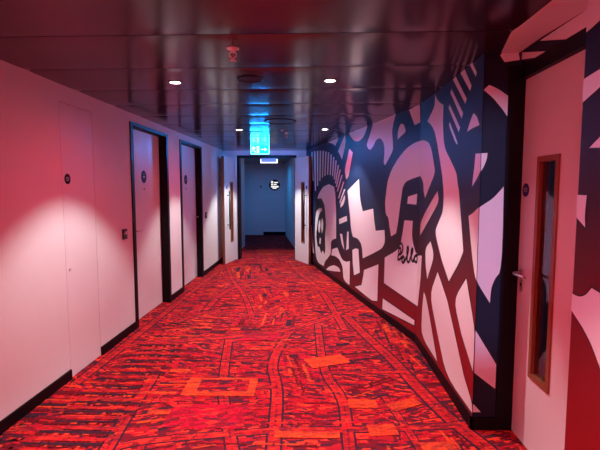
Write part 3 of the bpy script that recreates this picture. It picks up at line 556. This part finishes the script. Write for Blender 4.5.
# card readers, light switch
def reader(y, z, label):
    t = empty('card_reader', (XL, y, z)); tag(t, label, 'card reader', 'door card readers')
    b = MB(); b.box(-.004, .016, -.044, .044, -.052, .052, black_plastic); b.build('housing', t, bevel=.004)
    q = MB(); q.lathe([(0, 0), (.017, 0), (.017, .0012), (0, .0012)], (1, 0, 0), (.016, .012, .012), sign_white, 20); q.build('status_light', t)
    q = MB()
    for j in range(3):
        r = .012+.008*j
        q.tube([(.0166, -.012-r*math.cos(w), .004+r*math.sin(w)) for w in [(-.6+1.2*i/6) for i in range(7)]], .0014, sign_grey, 6)
    q.build('wave_symbol', t)
    return t
reader(4.312, 1.048, 'black card reader on the wall left of the nearer bedroom door')
reader(7.585, 1.038, 'black card reader on the wall right of the farther bedroom door')
t = empty('switch_button', (XL, 8.70, 1.578)); tag(t, 'tiny dark button on the left wall near the open double door', 'button')
q = MB(); q.box(0, .008, -.03, .03, -.03, .03, black_plastic); q.build('plate', t, bevel=.002)
q = MB(); q.lathe([(0, 0), (.014, 0), (.012, .006), (0, .006)], (1, 0, 0), (.008, 0, 0), steel, 16); q.build('button', t)

# ------------------------------------------------------------------ right hand fire door
d3 = empty('door_3', (1.225, 2.15, 0)); struct(d3, 'white fire door with a tall wood framed window, in the right recess', 'door')
inv3 = Matrix.Translation((-1.225, -2.15, 0))
def P3(mb, nm, bevel=0., parent=None, label=None):
    o = mb.build(nm, parent or d3, bevel=bevel)
    if parent is None: o.matrix_parent_inverse = inv3
    if label: o['label'] = label
    return o
xf = 1.225; LY0, LY1 = 1.70, 2.650
VY0, VY1, VZ0, VZ1 = 2.246, 2.463, .434, 1.682
f = MB()
f.box(1.128, 1.30, LY1+.002, YP-.0005, 0, 2.222, black_gloss)
f.box(XD-.004, 1.30, YN+.002, LY1+.002, 2.144, 2.222, black_gloss)
f.box(XD, 1.30, YN+.002, LY0, 0, 2.144, black_gloss)
P3(f, 'door_frame', label='black gloss door frame')
lf = MB()
for a in ((LY0, VY0, .006, 2.141), (VY1, LY1, .006, 2.141), (VY0, VY1, .006, VZ0), (VY0, VY1, VZ1, 2.141)): lf.box(xf, xf+.05, *a, leaf_paint)
leaf3 = P3(lf, 'door_leaf', label='white door leaf')
vf = MB(); bw = .030
for a in ((VY0, VY0+bw, VZ0, VZ1), (VY1-bw, VY1, VZ0, VZ1), (VY0+bw, VY1-bw, VZ0, VZ0+bw), (VY0+bw, VY1-bw, VZ1-bw, VZ1)): vf.box(xf-.009, xf+.049, *a, wood_m)
P3(vf, 'window_frame', label='narrow wooden window frame')
gl = MB(); gl.box(xf+.012, xf+.018, VY0+bw, VY1-bw, VZ0+bw, VZ1-bw, glass_m); P3(gl, 'window_pane')
o = disc('safety_sign', d3, (-1, 0, 0), (xf, 2.595, 1.499), .039, .002, plate_blue, [(-.55, .55, .22, .36), (-.6, .6, -.02, .12), (-.5, .5, -.3, -.16)], sign_grey)
o.matrix_parent_inverse = inv3; o['label'] = 'small round dark blue sign'
o = lever(d3, (xf, 2.596, 1.008), (-1, 0, 0), (0, -1, 0), .14); o.matrix_parent_inverse = inv3; o['label'] = 'steel lever handle'
kp = MB(); kp.tube([(xf, 2.596, .953), (xf-.006, 2.596, .953)], .017, steel, 20); kp.box(xf-.006, xf, 2.579, 2.613, .915, .953, steel); kp.tube([(xf, 2.596, .915), (xf-.006, 2.596, .915)], .017, steel, 20)
kp.tube([(xf-.004, 2.596, .94), (xf-.0085, 2.596, .94)], .009, black_plastic, 14)
P3(kp, 'keyhole_plate', label='steel keyhole plate')
rm = MB()
rm.box(2.3, 2.4, .4, 4.0, 0, 2.32, white_paint); rm.box(1.40, 2.4, .3, .4, 0, 2.32, white_paint); rm.box(1.40, 2.4, 4.0, 4.1, 0, 2.32, white_paint)
rm.box(1.40, 2.4, .3, 4.1, 2.32, 2.36, white_paint); rm.box(1.24, 2.4, .3, 4.1, -.05, -.001, white_paint)
struct(rm.build('wall_room_beyond'), 'unlit room behind the right fire door', 'wall')

# ------------------------------------------------------------------ open double doors to the lobby
tf = MB()
tf.box(OX0, OX0+.05, YE-.012, YE+.19, 0, OZ, black_gloss); tf.box(OX1-.04, OX1, YE-.012, YE+.19, 0, OZ, black_gloss); tf.box(OX0, OX1, YE-.012, YE+.19, OZ, OZ+.05, black_gloss)
struct(tf.build('trim_1'), 'black frame round the double door opening', 'trim')
def double_leaf(name, hinge, free, sgn, label, wu, hu, L):
    """leaf hinged at the frame and swung back towards the viewer; local u from hinge to free edge, w towards the corridor"""
    h = Vector((*hinge, 0)); u = (Vector((*free, 0))-h).normalized(); w = Vector((u.y, -u.x, 0))*sgn
    M = Matrix(((u.x, w.x, 0), (u.y, w.y, 0), (0, 0, 1))).to_4x4()
    d = empty(name, h); struct(d, label, 'door')
    T = .05
    a, b, z0, z1 = wu[0], wu[1], .41, 1.64
    m = MB()
    for q in ((0, a, .008, OZ-.01), (b, L, .008, OZ-.01), (a, b, .008, z0), (a, b, z1, OZ-.01)): m.obox(M, q[0], q[1], -T, 0, q[2], q[3], leaf_paint)
    leaf = m.build('door_leaf', d); leaf['label'] = 'white door leaf'
    m = MB(); m.obox(M, L, L+.008, -T, 0, .008, OZ-.01, wood_m); e = m.build('edge_strip', d); e['label'] = 'wooden edge strip'
    m = MB(); fw = .028
    for q in ((a, a+fw, z0, z1), (b-fw, b, z0, z1), (a+fw, b-fw, z0, z0+fw), (a+fw, b-fw, z1-fw, z1)): m.obox(M, q[0], q[1], -T-.006, .008, q[2], q[3], wood_m)
    v = m.build('window_frame', d); v['label'] = 'narrow wooden window frame'
    m = MB(); m.obox(M, a+fw, b-fw, -.03, -.024, z0+fw, z1-fw, glass_m); m.build('window_pane', d)
    m = MB(); c0 = hu
    m.tube([M @ Vector((c0, .055, .69)), M @ Vector((c0, .055, 1.46))], .016, black_plastic, 14)
    for z in (.78, 1.37): m.tube([M @ Vector((c0, 0, z)), M @ Vector((c0, .055, z))], .008, black_plastic, 10)
    p = m.build('pull_handle', d); p['label'] = 'long dark pull handle'
    disc('safety_sign', d, w, M @ Vector((c0+.01, .0005, 1.53)), .036, .002, plate_blue, [(-.5, .5, .1, .25), (-.5, .5, -.2, -.05)], sign_grey)
    return d
double_leaf('door_4', (OX0-.03, YE-.02), (-1.80, 8.48), -1, 'white left leaf of the double doors, folded back open', (.17, .33), .50, .64)
double_leaf('door_5', (OX1-.03, YE-.02), (-.135, 8.50), 1, 'white right leaf of the double doors, folded back by the mural', (.33, .50), .575, .68)

# ------------------------------------------------------------------ ceiling fittings
def downlight(x, y, label, src=None):
    z = ceil_z(y)
    if src is None:
        t = empty('downlight', (x, y, z))
        m = MB(); m.lathe([(.037, .004), (.037, -.0035), (.05, -.0045), (.054, -.002), (.054, .004)], (0, 0, 1), (0, 0, 0), black_plastic, 32); m.build('trim_ring', t)
        m = MB(); m.lathe([(0, -.0028), (.037, -.0028)], (0, 0, 1), (0, 0, 0), lens, 32); q = m.build('lens', t, recalc=False); q['label'] = 'glowing white lens'
    else:
        t = copy_tree(src); t.location = (x, y, z)
    tag(t, label, 'downlight', 'recessed ceiling downlights')
    if src is not None: return t
    L = bpy.data.lights.new('downlight_lamp', 'SPOT'); L.energy = DL_W; L.spot_size = math.radians(96); L.spot_blend = .36
    L.shadow_soft_size = .03; L.color = (.97, .97, 1.)
    lo = bpy.data.objects.new('downlight_lamp', L); COL.objects.link(lo); lo.location = (0, 0, -.012); lo.parent = t
    # added wide red fill, no part of the fitting; reddens the upper walls
    L2 = bpy.data.lights.new('red_wash_fill', 'SPOT'); L2.energy = RED_FILL_W; L2.spot_size = math.radians(172); L2.spot_blend = 1.
    L2.color = (1., .045, .11); L2.shadow_soft_size = .03
    l2 = bpy.data.objects.new('red_wash_fill', L2); COL.objects.link(l2); l2.location = (0, 0, -.014); l2.parent = t
    return t
DL_W = 108; RED_FILL_W = 36
dl = downlight(-1.05, 3.28, 'round white downlight, left one of the nearer pair')
downlight(.10, 3.27, 'round white downlight, right one of the nearer pair', dl)
downlight(-1.035, 5.91, 'round white downlight, left one of the farther pair', dl)
downlight(.118, 5.905, 'round white downlight, right one of the farther pair', dl)
t = downlight(-1.03, 8.50, 'round downlight behind the hanging exit sign', dl)
for c in list(t.children):
    if c.name.startswith('red_wash'): bpy.data.objects.remove(c)
    elif c.name.startswith('downlight_lamp'): c.data = c.data.copy(); c.data.energy = 165
for x in (-1.04, .11):
    for y in (.65, -1.97):
        downlight(x, y, 'round downlight in the ceiling above and behind the viewer', dl)
for x, y, r, label in ((-.476, 3.20, .095, 'small dark round ceiling cover between the nearer downlights'), (-.426, 5.19, .19, 'large dark round ceiling cover before the exit sign')):
    z = ceil_z(y); t = empty('ceiling_cover', (x, y, z)); tag(t, label, 'ceiling cover', None)
    m = MB(); m.lathe([(r, .006), (r, -.004), (r-.008, -.007), (r-.016, -.004)], (0, 0, 1), (0, 0, 0), vent_black, 48); m.build('rim', t)
    m = MB(); m.lathe([(r-.015, -.003), (0, -.003)], (0, 0, 1), (0, 0, 0), ceil_m, 48); m.build('cover_plate', t)
sprk = simple('satin_sprinkler_metal', (.80, .76, .76), .3, .5, metal=.25)
def sprinkler(x, y, label, src=None):
    z = ceil_z(y)
    if src is not None:
        t = copy_tree(src); t.location = (x, y, z); t['label'] = label; return t
    t = empty('sprinkler', (x, y, z)); tag(t, label, 'sprinkler', 'ceiling sprinklers')
    m = MB(); m.lathe([(.036, .004), (.036, -.002), (.026, -.007), (.012, -.008), (0, -.008)], (0, 0, 1), (0, 0, 0), sprk, 28); m.build('escutcheon', t)
    m = MB(); m.tube([(0, 0, -.006), (0, 0, -.022)], .011, sprk, 14)
    for s in (-1, 1): m.tube([(s*.010, 0, -.02), (s*.020, 0, -.028), (s*.020, 0, -.038), (s*.006, 0, -.054), (0, 0, -.058)], .0042, sprk, 8)
    m.tube([(0, 0, -.054), (0, 0, -.064)], .006, sprk, 10); m.build('frame_arms', t)
    m = MB(); m.tube([(0, 0, -.022), (0, 0, -.054)], .0038, simple('red_glass_bulb', (.5, .03, .03), .1), 10); m.build('glass_bulb', t)
    m = MB(); m.lathe([(0, -.064), (.019, -.064), (.019, -.067), (0, -.067)], (0, 0, 1), (0, 0, 0), sprk, 20); m.build('deflector', t)
    return t
sp = sprinkler(-.473, 2.52, 'chrome pendant sprinkler head nearest the viewer')
sprinkler(-.42, 6.25, 'chrome pendant sprinkler head right of the exit sign', sp)
t = empty('detector', (-.464, 5.98, ceil_z(5.98))); tag(t, 'tiny white sensor on the ceiling before the farther sprinkler', 'sensor')
m = MB(); m.lathe([(0, -.012), (.014, -.011), (.022, -.004), (.022, .004)], (0, 0, 1), (0, 0, 0), sign_white, 20); m.build('sensor_cap', t)

# hanging exit sign, lit cyan green
ex = empty('exit_sign', (-1.005, 7.85, 2.205)); tag(ex, 'lit cyan green running man exit sign hanging from the ceiling', 'exit sign')
EXW, EXH = .165, .082
exit_face = emit('exit_sign_green_face', (.0, .27, 1.), 80, (.02, .4, .4))
exit_rim = emit('exit_sign_edge_glow', (.25, .95, 1.), 3, (.6, .8, .8))
exit_fig = emit('exit_sign_white_pictogram', (.55, 1., 1.), 2.5)
m = MB(); m.box(-EXW, EXW, -.010, .010, -EXH, EXH, exit_rim); m.build('acrylic_blade', ex)
m = MB()
for s in (-1, 1): m.box(-EXW+.008, EXW-.008, s*.0105, s*.0125, -EXH+.008, EXH-.002, exit_face)
q = m.build('green_face', ex); q['label'] = 'glowing green face'
m = MB()
def fig(pts): 
    for s in (-1, 1): m.poly([(x, s*.0132, z) for x, z in pts], exit_fig)
fig([(-.115+.011*math.cos(2*PI*i/12), .047+.011*math.sin(2*PI*i/12)) for i in range(12)])
fig([(-.125, .033), (-.104, .036), (-.092, .008), (-.108, -.004), (-.122, .004)])
fig([(-.122, .004), (-.108, -.004), (-.088, -.028), (-.078, -.055), (-.088, -.058), (-.102, -.032)])
fig([(-.124, .006), (-.112, .0), (-.124, -.03), (-.148, -.036), (-.146, -.026), (-.130, -.022)])
fig([(-.104, .034), (-.085, .018), (-.070, .024), (-.073, .031), (-.086, .028), (-.100, .042)])
fig([(-.126, .032), (-.145, .012), (-.139, .006), (-.122, .020)])
fig([(-.055, .055), (-.015, .055), (-.015, -.058), (-.055, -.058)])
fig([(.02, .006), (.085, .006), (.085, .03), (.13, 0), (.085, -.03), (.085, -.006), (.02, -.006)])
q = m.build('pictogram', ex, recalc=False); q['label'] = 'running man, doorway and arrow'
for s in (-.11, .11):
    m = MB(); m.tube([(s, 0, EXH), (s, 0, .099)], .005, steel, 10); m.build('hanger', ex)

# lobby: lit box, round sign, concealed door
lb_ = empty('lobby_light_box', (-1.185, 11.0, 2.225)); tag(lb_, 'blue light box with bright white edges hanging in the lobby', 'light box')
m = MB(); m.box(-.2, .2, -.02, .02, -.066, .07, emit('light_box_blue_face', (.10, .22, .8), .9)); m.build('blue_panel', lb_)
m = MB(); w_e = emit('light_box_white_edge', (.75, .85, 1.), 2.2)
m.box(-.205, .205, -.026, .026, -.078, -.058, w_e); m.box(-.212, -.196, -.026, .026, -.078, .02, w_e); m.box(.196, .212, -.026, .026, -.078, .02, w_e); m.build('edge_strip', lb_)
rs = disc('round_wall_sign', None, (0, -1, 0), (-1.333, 13.999, 1.62), .178, .012, plate_black)
tag(rs, 'round black sign with white bars of lettering on the lobby wall', 'sign')
q = MB(); sw = emit('sign_backlit_white', (1., .95, .9), .75)
def bar(u0, u1, v0, v1):
    u0, u1, v0, v1 = [.86*k for k in (u0, u1, v0, v1)]
    # u, v measured from the sign centre, in units of its radius
    q.box(-1.333+u0*.178, -1.333+u1*.178, 13.982, 13.987, 1.62+v0*.178, 1.62+v1*.178, sw)
for b in ((-.72, -.28, .38, .84), (-.10, .78, .42, .64), (-.70, -.28, -.06, .28), (-.14, .46, .0, .26), (-.70, .86, -.52, -.18), (-.40, .42, -.80, -.56)): bar(*b)
q.build('lettering', rs)
cd = MB(); cd.box(-2.16, -1.70, 13.994, 14.0, .006, 2.10, leaf_paint)
cdo = empty('door_6', (-1.93, 14.0, 0)); struct(cdo, 'flush door in the far lobby wall beside the round sign', 'door')
o = cd.build('door_leaf', cdo, bevel=.002); o.matrix_parent_inverse = Matrix.Translation((1.93, -14.0, 0))
m = MB(); m.lathe([(0, 0), (.03, 0), (.028, .02), (.0, .02)], (0, -1, 0), (-1.775, 13.994, 1.57), black_plastic, 20)
o = m.build('door_knob', cdo); o.matrix_parent_inverse = Matrix.Translation((1.93, -14.0, 0))

# ------------------------------------------------------------------ lights
def area_light(name, loc, rot, size, energy, col):
    L = bpy.data.lights.new(name, 'AREA'); L.shape = 'DISK'; L.size = size; L.energy = energy; L.color = col
    o = bpy.data.objects.new(name, L); COL.objects.link(o); o.location = loc; o.rotation_euler = rot
    return o
for y_, e_ in ((-.6, 50),):
    area_light('red_wash_fill', (-.45, y_, 2.27), (math.radians(28), 0, 0), .5, e_, (1., .045, .12))  # unseen red fill added behind the viewer for the upper walls
area_light('lobby_blue_lamp', (-1.5, 12.3, 2.2), (0, 0, 0), .5, 10, (.03, .36, 1.))
L = bpy.data.lights.new('cool_fill_spot', 'SPOT'); L.energy = 620; L.spot_size = math.radians(17); L.spot_blend = .6; L.color = (.42, .56, 1.); L.shadow_soft_size = .08  # added cool fill from behind the viewer, tints the wall stub lavender
o = bpy.data.objects.new('cool_fill_spot', L); COL.objects.link(o); o.location = (.25, -3.0, 2.2)
o.rotation_euler = (Vector((1.02, 2.66, 1.25))-o.location).to_track_quat('-Z', 'Y').to_euler()
w = bpy.data.worlds.new('world'); scene.world = w; w.use_nodes = True
w.node_tree.nodes['Background'].inputs['Color'].default_value = (.02, .02, .03, 1)
w.node_tree.nodes['Background'].inputs['Strength'].default_value = .0

# ------------------------------------------------------------------ camera
cam = bpy.data.cameras.new('camera'); co = bpy.data.objects.new('camera', cam); COL.objects.link(co)
cam.sensor_fit = 'HORIZONTAL'; cam.sensor_width = 36.; cam.lens = 435/600*36
cam.clip_start = .05
co.location = (0, 0, 1.508)
co.rotation_euler = (PI/2 - math.radians(4.7959), 0, math.radians(2.099))
scene.camera = co
vs = scene.view_settings
vs.view_transform = 'Standard'; vs.look = 'None'; vs.gamma = 1.; vs.use_curve_mapping = False; vs.exposure = .32
scene.cycles.max_bounces = 10; scene.cycles.diffuse_bounces = 6; scene.cycles.glossy_bounces = 4
scene.cycles.sample_clamp_indirect = 6.
scene.cycles.use_denoising = True
